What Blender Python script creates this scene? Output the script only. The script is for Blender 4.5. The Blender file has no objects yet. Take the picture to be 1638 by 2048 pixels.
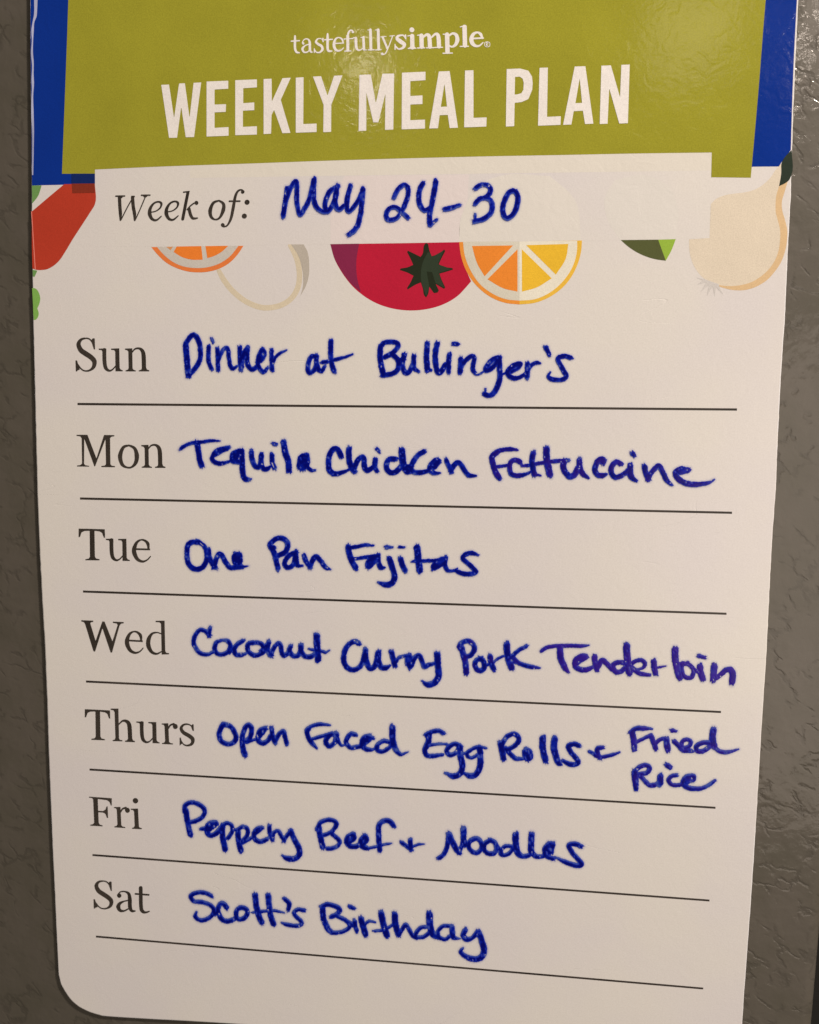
import bpy, math, random
import numpy as np
from mathutils import Matrix, Vector

# ------------------------------------------------------------------ camera
# The card lies in the world plane y = 0 (x right, z up, y into the refrigerator).
# The camera stands up and to the right of its middle; F is its focal length in
# pixels of a 1638 x 2048 frame (a 25 mm equivalent telephone lens).
F, CX, CY = 1420.0, 819.0, 1024.0
Hm = np.array([[1.26523458, -0.01370211, -0.66574831],
               [0.02859431, 1.13702809, -0.21587474],
               [-0.08800745, 0.0824809, 1.0]])
RULE_W = 0.175                                   # printed line length, metres
_K = np.diag([1000.0 / F, 1000.0 / F, 1.0])
_h1, _h2, _h3 = _K @ Hm[:, 0], _K @ Hm[:, 1], _K @ Hm[:, 2]
_s = RULE_W / np.linalg.norm(_h1)
_r1 = _h1 / np.linalg.norm(_h1)
_r2 = _h2 - _r1 * (_h2 @ _r1); _r2 /= np.linalg.norm(_r2)
_r3 = np.cross(_r1, _r2)
RT = np.array([_r1, _r2, _r3])                   # rows: plane axes seen in camera axes
TV = _h3 * _s


def to_world(p):                                 # plane coords (right, down, in) -> world
    return np.array([p[0], p[2], -p[1]])


def card_point(x, y):
    """place of a print mark on the card plane, metres (x, z)"""
    d = np.array([(x - CX) / F, (y - CY) / F, 1.0])
    a, b = RT @ d, RT @ TV
    p = a * (b[2] / a[2]) - b
    return p[0], -p[1]


def card_points(X, Y):
    d = np.stack([(X - CX) / F, (Y - CY) / F, np.ones_like(X)])
    a = np.tensordot(RT, d, axes=(1, 0)); b = RT @ TV
    s = b[2] / a[2]
    return a[0] * s - b[0], -(a[1] * s - b[1])


CAM = to_world(-(RT @ TV))
sc = bpy.context.scene
cd = bpy.data.cameras.new('camera'); cam = bpy.data.objects.new('camera', cd)
sc.collection.objects.link(cam); sc.camera = cam
cx, cy, cz = to_world(RT[:, 0]), to_world(RT[:, 1]), to_world(RT[:, 2])
cam.matrix_world = Matrix(((cx[0], -cy[0], -cz[0], CAM[0]), (cx[1], -cy[1], -cz[1], CAM[1]),
                           (cx[2], -cy[2], -cz[2], CAM[2]), (0, 0, 0, 1)))
cd.sensor_fit = 'AUTO'; cd.sensor_width = 36.0; cd.lens = F / 2048 * 36.0
cd.clip_start = 0.005; cd.clip_end = 50
_f = card_point(1150, 900)
_fv = np.array([_f[0], 0, _f[1]]) - CAM
cd.dof.use_dof = True
cd.dof.focus_distance = float(_fv @ cz)
cd.dof.aperture_fstop = 20

# ------------------------------------------------------------------ light
w = bpy.data.worlds.new('World'); sc.world = w; w.use_nodes = True
bg = w.node_tree.nodes['Background']
bg.inputs[0].default_value = (1.0, 0.855, 0.73, 1); bg.inputs[1].default_value = 0.06
sc.view_settings.view_transform = 'Standard'; sc.view_settings.look = 'None'
sc.view_settings.gamma = 1; sc.view_settings.exposure = 0
sc.cycles.use_denoising = True
WARM = (1.0, 0.85, 0.725)


def aim(px, py, dist, side=(0, 0)):
    """place seen mirrored in the card at a given print mark"""
    x, z = card_point(px, py)
    d = np.array([x, 0, z]) - CAM; d /= np.linalg.norm(d); d[1] = -d[1]
    return np.array([x, 0, z]) + d * dist + np.array([side[0], 0, side[1]]), np.array([x, 0, z])


def lamp(name, loc, at, size, power, color=WARM):
    ld = bpy.data.lights.new(name, 'AREA'); ld.shape = 'DISK'; ld.size = size
    ld.energy = power; ld.color = color
    o = bpy.data.objects.new(name, ld); sc.collection.objects.link(o)
    o.location = Vector(loc)
    o.rotation_euler = (Vector(at) - Vector(loc)).to_track_quat('-Z', 'Y').to_euler()
    return o


lamp('ceiling_light', (0.80, -0.60, 0.80), (0.09, 0, -0.05), 0.10, 16.2)
lamp('room_bounce_fill', (0.85, -1.10, -0.25), (0.1, 0, -0.05), 0.9, 6.6)  # added unseen fill, stands in for wall bounce from the right
L2, P2 = aim(1730, 60, 1.1); lamp('hanging_lamp', L2, P2, 0.04, 0.32)
L3, P3 = aim(732, 150, 1.5); lamp('far_lamp', L3, P3, 0.030, 0.22)
L4, P4 = aim(1385, 60, 1.3); lamp('kitchen_lamp', L4, P4, 0.15, 0.16)

# ------------------------------------------------------------------ materials
def lin(c):
    c = np.array(c, float) / 255
    return np.where(c <= 0.04045, c / 12.92, ((c + 0.055) / 1.055) ** 2.4)


def tint(r, g, b, ref=(188, 174, 156), white=0.78):
    v = lin((r, g, b)) / lin(ref) * white
    return (*[float(min(0.9, max(0.002, q))) for q in v], 1)


def nodes_of(m):
    m.use_nodes = True
    nt = m.node_tree
    return nt, nt.nodes, nt.links, nt.nodes['Principled BSDF']


def sheen_bump(nt, strength=0.62):
    """laminated card: orange-peel plus faint long creases"""
    N, L = nt.nodes, nt.links
    geo = N.new('ShaderNodeNewGeometry')
    fine = N.new('ShaderNodeTexNoise'); fine.inputs['Scale'].default_value = 900; fine.inputs['Detail'].default_value = 3
    mid = N.new('ShaderNodeTexNoise'); mid.inputs['Scale'].default_value = 300; mid.inputs['Detail'].default_value = 2
    mid.inputs['Distortion'].default_value = 1.2
    big = N.new('ShaderNodeTexNoise'); big.inputs['Scale'].default_value = 28
    for t in (fine, mid, big): L.new(geo.outputs['Position'], t.inputs['Vector'])
    b1 = N.new('ShaderNodeBump'); b1.inputs['Strength'].default_value = 0.4 * strength; b1.inputs['Distance'].default_value = 0.00006
    b2 = N.new('ShaderNodeBump'); b2.inputs['Strength'].default_value = 0.5 * strength; b2.inputs['Distance'].default_value = 0.00015
    b3 = N.new('ShaderNodeBump'); b3.inputs['Strength'].default_value = 0.5 * strength; b3.inputs['Distance'].default_value = 0.0006
    L.new(fine.outputs[0], b1.inputs['Height']); L.new(mid.outputs[0], b2.inputs['Height']); L.new(big.outputs[0], b3.inputs['Height'])
    L.new(b1.outputs[0], b2.inputs['Normal']); L.new(b2.outputs[0], b3.inputs['Normal'])
    return geo, b3


def print_mat(name, rgb, vary=0.05, rough=0.12, grain=0.07):
    m = bpy.data.materials.new(name); nt, N, L, P = nodes_of(m)
    geo, b = sheen_bump(nt)
    L.new(b.outputs[0], P.inputs['Normal'])
    n1 = N.new('ShaderNodeTexNoise'); n1.inputs['Scale'].default_value = 60; n1.inputs['Detail'].default_value = 4
    n2 = N.new('ShaderNodeTexNoise'); n2.inputs['Scale'].default_value = 3200; n2.inputs['Detail'].default_value = 1
    L.new(geo.outputs['Position'], n1.inputs['Vector']); L.new(geo.outputs['Position'], n2.inputs['Vector'])
    r1 = N.new('ShaderNodeMapRange'); r1.inputs[1].default_value = 0.3; r1.inputs[2].default_value = 0.7
    r1.inputs[3].default_value = 1 - vary; r1.inputs[4].default_value = 1 + vary
    r2 = N.new('ShaderNodeMapRange'); r2.inputs[1].default_value = 0.3; r2.inputs[2].default_value = 0.7
    r2.inputs[3].default_value = 1 - grain; r2.inputs[4].default_value = 1 + grain
    L.new(n1.outputs[0], r1.inputs[0]); L.new(n2.outputs[0], r2.inputs[0])
    mu = N.new('ShaderNodeMath'); mu.operation = 'MULTIPLY'; L.new(r1.outputs[0], mu.inputs[0]); L.new(r2.outputs[0], mu.inputs[1])
    vm = N.new('ShaderNodeVectorMath'); vm.operation = 'SCALE'; vm.inputs[0].default_value = rgb[:3]
    L.new(mu.outputs[0], vm.inputs['Scale']); L.new(vm.outputs[0], P.inputs['Base Color'])
    P.inputs['Roughness'].default_value = rough
    P.inputs['Specular IOR Level'].default_value = 0.32
    return m


MATS = {}


def pm(key, r, g, b, **k):
    if key not in MATS: MATS[key] = print_mat(key, tint(r, g, b, **k.pop('t', {})), **k)
    return MATS[key]


def paper_mat():
    """white coated board: faint yellow/pink mottling left by wiped ink, hairline scratches"""
    m = bpy.data.materials.new('coated_white_board'); nt, N, L, P = nodes_of(m)
    geo, b = sheen_bump(nt, 0.35)
    n1 = N.new('ShaderNodeTexNoise'); n1.inputs['Scale'].default_value = 22; n1.inputs['Detail'].default_value = 3
    n2 = N.new('ShaderNodeTexNoise'); n2.inputs['Scale'].default_value = 2600; n2.inputs['Detail'].default_value = 1
    L.new(geo.outputs['Position'], n1.inputs['Vector']); L.new(geo.outputs['Position'], n2.inputs['Vector'])
    cr = N.new('ShaderNodeValToRGB')
    cr.color_ramp.elements[0].position = 0.38; cr.color_ramp.elements[0].color = (0.762, 0.757, 0.782, 1)
    cr.color_ramp.elements[1].position = 0.62; cr.color_ramp.elements[1].color = (0.785, 0.785, 0.768, 1)
    L.new(n1.outputs[0], cr.inputs[0])
    # hairline scratches: thin ridges of a strongly stretched, warped noise
    mp = N.new('ShaderNodeMapping'); mp.inputs['Scale'].default_value = (14, 1, 60); mp.inputs['Rotation'].default_value = (0, 0.35, 0)
    L.new(geo.outputs['Position'], mp.inputs['Vector'])
    n3 = N.new('ShaderNodeTexNoise'); n3.inputs['Scale'].default_value = 1.0; n3.inputs['Detail'].default_value = 2; n3.inputs['Distortion'].default_value = 0.7
    L.new(mp.outputs[0], n3.inputs['Vector'])
    ab = N.new('ShaderNodeMath'); ab.operation = 'SUBTRACT'; ab.inputs[1].default_value = 0.5; L.new(n3.outputs[0], ab.inputs[0])
    ab2 = N.new('ShaderNodeMath'); ab2.operation = 'ABSOLUTE'; L.new(ab.outputs[0], ab2.inputs[0])
    mr = N.new('ShaderNodeMapRange'); mr.inputs[1].default_value = 0.0; mr.inputs[2].default_value = 0.0022
    mr.inputs[3].default_value = 1; mr.inputs[4].default_value = 0
    L.new(ab2.outputs[0], mr.inputs[0])
    n4 = N.new('ShaderNodeTexNoise'); n4.inputs['Scale'].default_value = 55
    L.new(geo.outputs['Position'], n4.inputs['Vector'])
    mk = N.new('ShaderNodeMapRange'); mk.inputs[1].default_value = 0.58; mk.inputs[2].default_value = 0.66
    L.new(n4.outputs[0], mk.inputs[0])
    sm = N.new('ShaderNodeMath'); sm.operation = 'MULTIPLY'; L.new(mr.outputs[0], sm.inputs[0]); L.new(mk.outputs[0], sm.inputs[1])
    b4 = N.new('ShaderNodeBump'); b4.invert = True; b4.inputs['Strength'].default_value = 0.35; b4.inputs['Distance'].default_value = 0.0001
    L.new(sm.outputs[0], b4.inputs['Height']); L.new(b.outputs[0], b4.inputs['Normal'])
    L.new(b4.outputs[0], P.inputs['Normal'])
    gr = N.new('ShaderNodeMapRange'); gr.inputs[1].default_value = 0.3; gr.inputs[2].default_value = 0.7
    gr.inputs[3].default_value = 0.965; gr.inputs[4].default_value = 1.03
    L.new(n2.outputs[0], gr.inputs[0])
    vm = N.new('ShaderNodeVectorMath'); vm.operation = 'SCALE'; L.new(cr.outputs[0], vm.inputs[0]); L.new(gr.outputs[0], vm.inputs['Scale'])
    L.new(vm.outputs[0], P.inputs['Base Color'])
    P.inputs['Roughness'].default_value = 0.30; P.inputs['Specular IOR Level'].default_value = 0.4
    return m


def ink_mat():
    """blue dry-erase ink: dense in the middle of a stroke, thinner and streaky at its rim; one-sided lighter edge is painted-in reflection"""
    m = bpy.data.materials.new('blue_marker_ink'); nt, N, L, P = nodes_of(m)
    out = N['Material Output']
    sd = N.new('ShaderNodeAttribute'); sd.attribute_name = 'depth'
    lo = N.new('ShaderNodeAttribute'); lo.attribute_name = 'thin_sheen'
    vi = N.new('ShaderNodeAttribute'); vi.attribute_name = 'violet'
    geo = N.new('ShaderNodeNewGeometry')

    def rng(src, a, b, c, d, smooth=True):
        r = N.new('ShaderNodeMapRange')
        if smooth: r.interpolation_type = 'SMOOTHSTEP'
        for k, v in enumerate((a, b, c, d)): r.inputs[k + 1].default_value = v
        L.new(src, r.inputs[0]); return r.outputs[0]

    def math_(op, a, b):
        n = N.new('ShaderNodeMath'); n.operation = op
        for k, v in enumerate((a, b)):
            if isinstance(v, (int, float)): n.inputs[k].default_value = v
            else: L.new(v, n.inputs[k])
        return n.outputs[0]
    core = rng(sd.outputs['Fac'], -0.5, 0.5, 0, 1)
    halo = rng(sd.outputs['Fac'], -5.0, 0.5, 0, 0.17)
    alpha = math_('MAXIMUM', core, halo)
    ns = N.new('ShaderNodeTexNoise'); ns.inputs['Scale'].default_value = 420; ns.inputs['Detail'].default_value = 3
    L.new(geo.outputs['Position'], ns.inputs['Vector'])
    thin_sheen = rng(lo.outputs['Fac'], 3.2, -1.2, 0, 0.9)
    tone = math_('ADD', thin_sheen, rng(ns.outputs[0], 0.45, 0.75, 0, 0.7))
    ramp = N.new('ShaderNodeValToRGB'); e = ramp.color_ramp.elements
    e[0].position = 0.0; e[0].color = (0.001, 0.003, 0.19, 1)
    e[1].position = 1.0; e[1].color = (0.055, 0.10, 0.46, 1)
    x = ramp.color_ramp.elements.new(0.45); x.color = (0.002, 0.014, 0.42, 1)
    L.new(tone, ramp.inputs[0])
    mx = N.new('ShaderNodeMix'); mx.data_type = 'RGBA'
    L.new(vi.outputs['Fac'], mx.inputs['Factor']); L.new(ramp.outputs[0], mx.inputs['A']); mx.inputs['B'].default_value = (0.045, 0.012, 0.34, 1)
    mh = N.new('ShaderNodeMix'); mh.data_type = 'RGBA'
    L.new(core, mh.inputs['Factor']); mh.inputs['A'].default_value = (0.10, 0.12, 0.62, 1); L.new(mx.outputs['Result'], mh.inputs['B'])
    L.new(mh.outputs['Result'], P.inputs['Base Color'])
    L.new(rng(sd.outputs['Fac'], -0.5, 0.8, 0.4, 0.30), P.inputs['Roughness'])
    P.inputs['Specular IOR Level'].default_value = 0.12
    tr = N.new('ShaderNodeBsdfTransparent'); ms = N.new('ShaderNodeMixShader')
    L.new(alpha, ms.inputs[0]); L.new(tr.outputs[0], ms.inputs[1]); L.new(P.outputs[0], ms.inputs[2])
    L.new(ms.outputs[0], out.inputs['Surface'])
    return m


def panel_mat():
    """embossed, painted refrigerator steel: leather grain with wandering creases"""
    m = bpy.data.materials.new('embossed_grey_steel'); nt, N, L, P = nodes_of(m)
    geo = N.new('ShaderNodeNewGeometry')
    m0 = N.new('ShaderNodeMapping'); m0.inputs['Rotation'].default_value = (0, math.radians(-38), 0)
    L.new(geo.outputs['Position'], m0.inputs['Vector'])
    mp = N.new('ShaderNodeMapping'); mp.inputs['Scale'].default_value = (0.7, 1, 1.2)
    L.new(m0.outputs[0], mp.inputs['Vector'])
    wob = N.new('ShaderNodeTexNoise'); wob.inputs['Scale'].default_value = 240; wob.inputs['Detail'].default_value = 4
    L.new(mp.outputs[0], wob.inputs['Vector'])
    sc_ = N.new('ShaderNodeVectorMath'); sc_.operation = 'SCALE'; sc_.inputs['Scale'].default_value = 0.0055
    L.new(wob.outputs['Color'], sc_.inputs[0])
    ad = N.new('ShaderNodeVectorMath'); L.new(mp.outputs[0], ad.inputs[0]); L.new(sc_.outputs[0], ad.inputs[1])
    vo = N.new('ShaderNodeTexVoronoi'); vo.feature = 'DISTANCE_TO_EDGE'; vo.inputs['Scale'].default_value = 165
    L.new(ad.outputs[0], vo.inputs['Vector'])
    cre = N.new('ShaderNodeMapRange'); cre.interpolation_type = 'SMOOTHSTEP'
    for k, v in enumerate((0.0, 0.12, 0.0, 1.0)): cre.inputs[k + 1].default_value = v
    L.new(vo.outputs['Distance'], cre.inputs[0])
    msk = N.new('ShaderNodeTexNoise'); msk.inputs['Scale'].default_value = 190; msk.inputs['Detail'].default_value = 2
    L.new(geo.outputs['Position'], msk.inputs['Vector'])
    mk = N.new('ShaderNodeMapRange'); mk.interpolation_type = 'SMOOTHSTEP'
    for k, v in enumerate((0.40, 0.56, 0.0, 1.0)): mk.inputs[k + 1].default_value = v
    L.new(msk.outputs[0], mk.inputs[0])
    mx = N.new('ShaderNodeMath'); mx.operation = 'SUBTRACT'; mx.inputs[0].default_value = 1; L.new(cre.outputs[0], mx.inputs[1])
    my = N.new('ShaderNodeMath'); my.operation = 'SUBTRACT'; my.inputs[0].default_value = 1; L.new(mk.outputs[0], my.inputs[1])
    mz = N.new('ShaderNodeMath'); mz.operation = 'MULTIPLY'; L.new(mx.outputs[0], mz.inputs[0]); L.new(my.outputs[0], mz.inputs[1])
    mm = N.new('ShaderNodeMath'); mm.operation = 'SUBTRACT'; mm.inputs[0].default_value = 1; L.new(mz.outputs[0], mm.inputs[1])
    b1 = N.new('ShaderNodeBump'); b1.inputs['Strength'].default_value = 0.6; b1.inputs['Distance'].default_value = 0.00010
    L.new(mm.outputs[0], b1.inputs['Height'])
    n2 = N.new('ShaderNodeTexNoise'); n2.inputs['Scale'].default_value = 260; n2.inputs['Detail'].default_value = 1.5; n2.inputs['Distortion'].default_value = 0.3
    L.new(geo.outputs['Position'], n2.inputs['Vector'])
    b2 = N.new('ShaderNodeBump'); b2.inputs['Strength'].default_value = 0.45; b2.inputs['Distance'].default_value = 0.00035
    L.new(n2.outputs[0], b2.inputs['Height']); L.new(b1.outputs[0], b2.inputs['Normal'])
    n3 = N.new('ShaderNodeTexNoise'); n3.inputs['Scale'].default_value = 1500; n3.inputs['Detail'].default_value = 2
    L.new(geo.outputs['Position'], n3.inputs['Vector'])
    b3 = N.new('ShaderNodeBump'); b3.inputs['Strength'].default_value = 0.35; b3.inputs['Distance'].default_value = 0.00006
    L.new(n3.outputs[0], b3.inputs['Height']); L.new(b2.outputs[0], b3.inputs['Normal'])
    L.new(b3.outputs[0], P.inputs['Normal'])
    cr = N.new('ShaderNodeValToRGB'); cr.color_ramp.elements[0].color = (0.089, 0.083, 0.066, 1); cr.color_ramp.elements[1].color = (0.104, 0.095, 0.080, 1)
    cr.color_ramp.elements[0].position = 0.35; cr.color_ramp.elements[1].position = 0.65
    n5 = N.new('ShaderNodeTexNoise'); n5.inputs['Scale'].default_value = 70; n5.inputs['Detail'].default_value = 4
    L.new(geo.outputs['Position'], n5.inputs['Vector']); L.new(n5.outputs[0], cr.inputs[0])
    dk = N.new('ShaderNodeMapRange'); dk.inputs[3].default_value = 0.80; dk.inputs[4].default_value = 1.0; L.new(mm.outputs[0], dk.inputs[0])
    vs = N.new('ShaderNodeVectorMath'); vs.operation = 'SCALE'; L.new(cr.outputs[0], vs.inputs[0]); L.new(dk.outputs[0], vs.inputs['Scale'])
    L.new(vs.outputs[0], P.inputs['Base Color'])
    P.inputs['Roughness'].default_value = 0.52; P.inputs['Specular IOR Level'].default_value = 0.32
    P.inputs['Coat Weight'].default_value = 0.30; P.inputs['Coat Roughness'].default_value = 0.09; L.new(b3.outputs[0], P.inputs['Coat Normal'])
    return m


PAPER, INK, PANEL = paper_mat(), ink_mat(), panel_mat()


def plain(name, rgb, rough=0.5):
    m = bpy.data.materials.new(name); nt, N, L, P = nodes_of(m)
    n = N.new('ShaderNodeTexNoise'); n.inputs['Scale'].default_value = 700
    geo = N.new('ShaderNodeNewGeometry'); L.new(geo.outputs['Position'], n.inputs['Vector'])
    r = N.new('ShaderNodeMapRange'); r.inputs[3].default_value = 0.85; r.inputs[4].default_value = 1.15
    L.new(n.outputs[0], r.inputs[0])
    v = N.new('ShaderNodeVectorMath'); v.operation = 'SCALE'; v.inputs[0].default_value = rgb; L.new(r.outputs[0], v.inputs['Scale'])
    L.new(v.outputs[0], P.inputs['Base Color']); P.inputs['Roughness'].default_value = rough
    return m


# ------------------------------------------------------------------ helpers
COL = sc.collection


def link(name, me, parent=None, mat=None, **props):
    o = bpy.data.objects.new(name, me); COL.objects.link(o)
    if parent is not None: o.parent = parent
    if mat is not None and me is not None: me.materials.append(mat)
    for k, v in props.items(): o[k] = v
    return o


def catmull(pts, closed=False, n=6):
    """pts rows (x, y, w); repeated points make a corner"""
    P = np.array(pts, float)
    if len(P) < 3 and not closed: return P
    out = []; m = len(P)
    rng_ = range(m if closed else m - 1)
    for i in rng_:
        if closed: p0, p1, p2, p3 = P[(i - 1) % m], P[i], P[(i + 1) % m], P[(i + 2) % m]
        else: p0, p1, p2, p3 = P[max(i - 1, 0)], P[i], P[i + 1], P[min(i + 2, m - 1)]
        for k in range(n):
            t = k / n
            q = 0.5 * ((2 * p1) + (p2 - p0) * t + (2 * p0 - 5 * p1 + 4 * p2 - p3) * t * t + (3 * p1 - p0 - 3 * p2 + p3) * t ** 3)
            q[2] = p1[2] + (p2[2] - p1[2]) * t
            out.append(q)
    if not closed: out.append(P[-1])
    return np.array(out)


def parse(s, ox, oy, k, xf=None):
    """'46|x,y x,y,w ...' stroke, 'P x,y ...' polygon, leading '-' cuts away"""
    cut = s.startswith('-'); s = s.lstrip('-').strip()
    poly = s.startswith('P')
    if poly: w0, body = 0.0, s[1:]
    else: a, body = s.split('|'); w0 = float(a)
    pts = []
    for t in body.split():
        v = [float(q) for q in t.split(',')]
        if len(v) < 3: v.append(w0)
        x, y, ww = v
        if xf: x, y, ww = xf(x, y, ww)
        pts.append((ox + x / k, oy + y / k, ww / k))
    return ('P' if poly else 'S', cut, pts)


def cap_dist(X, Y, a, b):
    ax, ay, ar = a[0], a[1], a[2] / 2; bx, by, br = b[0], b[1], b[2] / 2
    dx, dy = bx - ax, by - ay; l2 = dx * dx + dy * dy
    t = np.clip(((X - ax) * dx + (Y - ay) * dy) / l2, 0, 1) if l2 > 1e-9 else np.zeros_like(X)
    return (ar + (br - ar) * t) - np.hypot(X - ax - t * dx, Y - ay - t * dy)


def poly_field(X, Y, P):
    P = [(p[0], p[1]) for p in P]
    inside = np.zeros(X.shape, bool); dist = np.full(X.shape, 1e9)
    for (x1, y1), (x2, y2) in zip(P, P[1:] + P[:1]):
        if y1 != y2:
            c = ((y1 > Y) != (y2 > Y)) & (X < (x2 - x1) * (Y - y1) / (y2 - y1) + x1)
            inside ^= c
        dist = np.minimum(dist, -cap_dist(X, Y, (x1, y1, 0), (x2, y2, 0)))
    return np.where(inside, dist, -dist)


def smooth_noise(shape, cell, rs):
    h, w_ = shape; gh, gw = int(h / cell) + 3, int(w_ / cell) + 3
    g = rs.rand(gh, gw) * 2 - 1
    y = np.arange(h) / cell; x = np.arange(w_) / cell
    yi, xi = y.astype(int), x.astype(int); fy, fx = (y - yi)[:, None], (x - xi)[None, :]
    fy, fx = fy * fy * (3 - 2 * fy), fx * fx * (3 - 2 * fx)
    a, b = g[yi][:, xi], g[yi][:, xi + 1]; c, d = g[yi + 1][:, xi], g[yi + 1][:, xi + 1]
    return (a * (1 - fx) + b * fx) * (1 - fy) + (c * (1 - fx) + d * fx) * fy


def field(shapes, step, pad, smooth=True, ink=False, seed=0):
    allp = np.array([p for _, _, ps in shapes for p in ps])
    r = allp[:, 2].max() / 2
    x0, y0 = allp[:, 0].min() - r - pad, allp[:, 1].min() - r - pad
    nx = int((allp[:, 0].max() + r + pad - x0) / step) + 2; ny = int((allp[:, 1].max() + r + pad - y0) / step) + 2
    xs, ys = x0 + np.arange(nx) * step, y0 + np.arange(ny) * step
    Fd = np.full((ny, nx), -30.0)
    rs = np.random.RandomState(seed)

    def stamp(a, b, cut=False, soft=8):
        R = max(a[2], b[2]) / 2 + soft
        i0 = max(0, int((min(a[0], b[0]) - R - x0) / step)); i1 = min(nx, int((max(a[0], b[0]) + R - x0) / step) + 2)
        j0 = max(0, int((min(a[1], b[1]) - R - y0) / step)); j1 = min(ny, int((max(a[1], b[1]) + R - y0) / step) + 2)
        if i0 >= i1 or j0 >= j1: return
        X, Y = np.meshgrid(xs[i0:i1], ys[j0:j1])
        d = cap_dist(X, Y, a, b)
        if cut: Fd[j0:j1, i0:i1] = np.minimum(Fd[j0:j1, i0:i1], -d)
        else: Fd[j0:j1, i0:i1] = np.maximum(Fd[j0:j1, i0:i1], d)
    for kind, cut, ps in shapes:
        if cut: continue
        if kind == 'P':
            X, Y = np.meshgrid(xs, ys); Fd = np.maximum(Fd, poly_field(X, Y, ps))
        else:
            q = catmull(ps) if smooth else np.array(ps)
            for a, b in zip(q[:-1], q[1:]): stamp(a, b)
            if ink:                                   # frayed stroke ends
                for e, nb in ((q[0], q[min(2, len(q) - 1)]), (q[-1], q[max(-3, -len(q))])):
                    t = (e - nb)[:2]; n_ = np.hypot(*t)
                    if n_ < 1e-6 or e[2] < 4: continue
                    t = t / n_; s = np.array([-t[1], t[0]])
                    for _ in range(9):
                        o = (rs.rand() - 0.5) * e[2] * 0.85
                        root = e[:2] + s * o
                        tip = root + t * (math.sqrt(max(0, (e[2] / 2) ** 2 - o * o)) * 0.9 + rs.rand() * 3.2) + s * (rs.rand() - .5)
                        stamp((*root, 2.2), (*tip, 0.9))
    if ink:
        Fd += smooth_noise(Fd.shape, 2.4 / step, rs) * 0.48 + smooth_noise(Fd.shape, 7 / step, rs) * 0.45
        jj, ii = np.where(Fd > 1.6)
        if len(jj):
            for k in rs.choice(len(jj), max(1, int(len(jj) * step * step / 150))):
                px, py = xs[ii[k]], ys[jj[k]]; r_ = 0.7 + rs.rand() ** 3 * 2.3
                stamp((px, py, r_), (px + rs.randn() * .9, py + rs.randn() * 1.2, r_), cut=True, soft=3)
    for kind, cut, ps in shapes:
        if not cut: continue
        if kind == 'P':
            X, Y = np.meshgrid(xs, ys); Fd = np.minimum(Fd, -poly_field(X, Y, ps))
        else:
            q = catmull(ps)
            for a, b in zip(q[:-1], q[1:]): stamp(a, b, cut=True)
    return xs, ys, Fd


def contour_mesh(name, xs, ys, Fd, level, y_off, attrs=None, relief=None):
    """flat mesh of the region Fd > level, boundary interpolated along the grid"""
    ny, nx = Fd.shape; f = Fd - level; f = np.where(np.abs(f) < 1e-5, 1e-5, f); ins = f > 0
    X, Y = np.meshgrid(xs, ys)
    vx, vy, va = [], [], [[] for _ in (attrs or {})]
    nid = -np.ones((ny, nx), int); nid[ins] = np.arange(ins.sum())
    vx.append(X[ins]); vy.append(Y[ins]); cnt = int(ins.sum())
    names = list((attrs or {}).keys())
    for k, n_ in enumerate(names): va[k].append(attrs[n_][ins])

    def edge(sa, sb):
        nonlocal cnt
        m = ins[sa] != ins[sb]; ids = -np.ones(m.shape, int); c = int(m.sum()); ids[m] = cnt + np.arange(c); cnt += c
        t = (f[sa] / (f[sa] - f[sb]))[m]
        vx.append(X[sa][m] * (1 - t) + X[sb][m] * t); vy.append(Y[sa][m] * (1 - t) + Y[sb][m] * t)
        for k, n_ in enumerate(names): va[k].append(attrs[n_][sa][m] * (1 - t) + attrs[n_][sb][m] * t)
        return ids
    S = np.s_
    he = edge(S[:, :-1], S[:, 1:]); ve = edge(S[:-1, :], S[1:, :])
    a, b, c, d = nid[:-1, :-1], nid[:-1, 1:], nid[1:, 1:], nid[1:, :-1]
    e0, e1, e2, e3 = he[:-1, :], ve[:, 1:], he[1:, :], ve[:, :-1]
    case = (ins[:-1, :-1] * 1 + ins[:-1, 1:] * 2 + ins[1:, 1:] * 4 + ins[1:, :-1] * 8)
    T = {15: [(a, d, c, b)], 1: [(a, e3, e0)], 2: [(b, e0, e1)], 4: [(c, e1, e2)], 8: [(d, e2, e3)],
         3: [(a, e3, e1, b)], 6: [(b, e0, e2, c)], 12: [(c, e1, e3, d)], 9: [(d, e2, e0, a)],
         7: [(a, e3, e2, c, b)], 14: [(b, e0, e3, d, c)], 13: [(c, e1, e0, a, d)], 11: [(d, e2, e1, b, a)],
         5: [(a, e3, e0), (c, e1, e2)], 10: [(b, e0, e1), (d, e2, e3)]}
    faces = []
    for cs, polys in T.items():
        m = case == cs
        if m.any():
            for p in polys: faces += np.stack([q[m] for q in p], 1).tolist()
    vx, vy = np.concatenate(vx), np.concatenate(vy)
    wx, wz = card_points(vx, vy)
    V = np.stack([wx, np.full_like(wx, -y_off), wz], 1)
    A = [np.concatenate(q) for q in va]
    if relief is not None: V[:, 1] -= relief(A)
    me = bpy.data.meshes.new(name); me.from_pydata(V.tolist(), [], faces); me.update()
    for n_, q in zip(names, A):
        at = me.attributes.new(n_, 'FLOAT', 'POINT'); at.data.foreach_set('value', q.astype(np.float32))
    return me


LAYER = 0.000012


def printed(name, shapes, layer, mat, parent, step=0.7, smooth=True, **props):
    xs, ys, Fd = field(shapes, step, 2, smooth)
    return link(name, contour_mesh(name, xs, ys, Fd, 0, layer * LAYER), parent, mat, **props)


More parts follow.
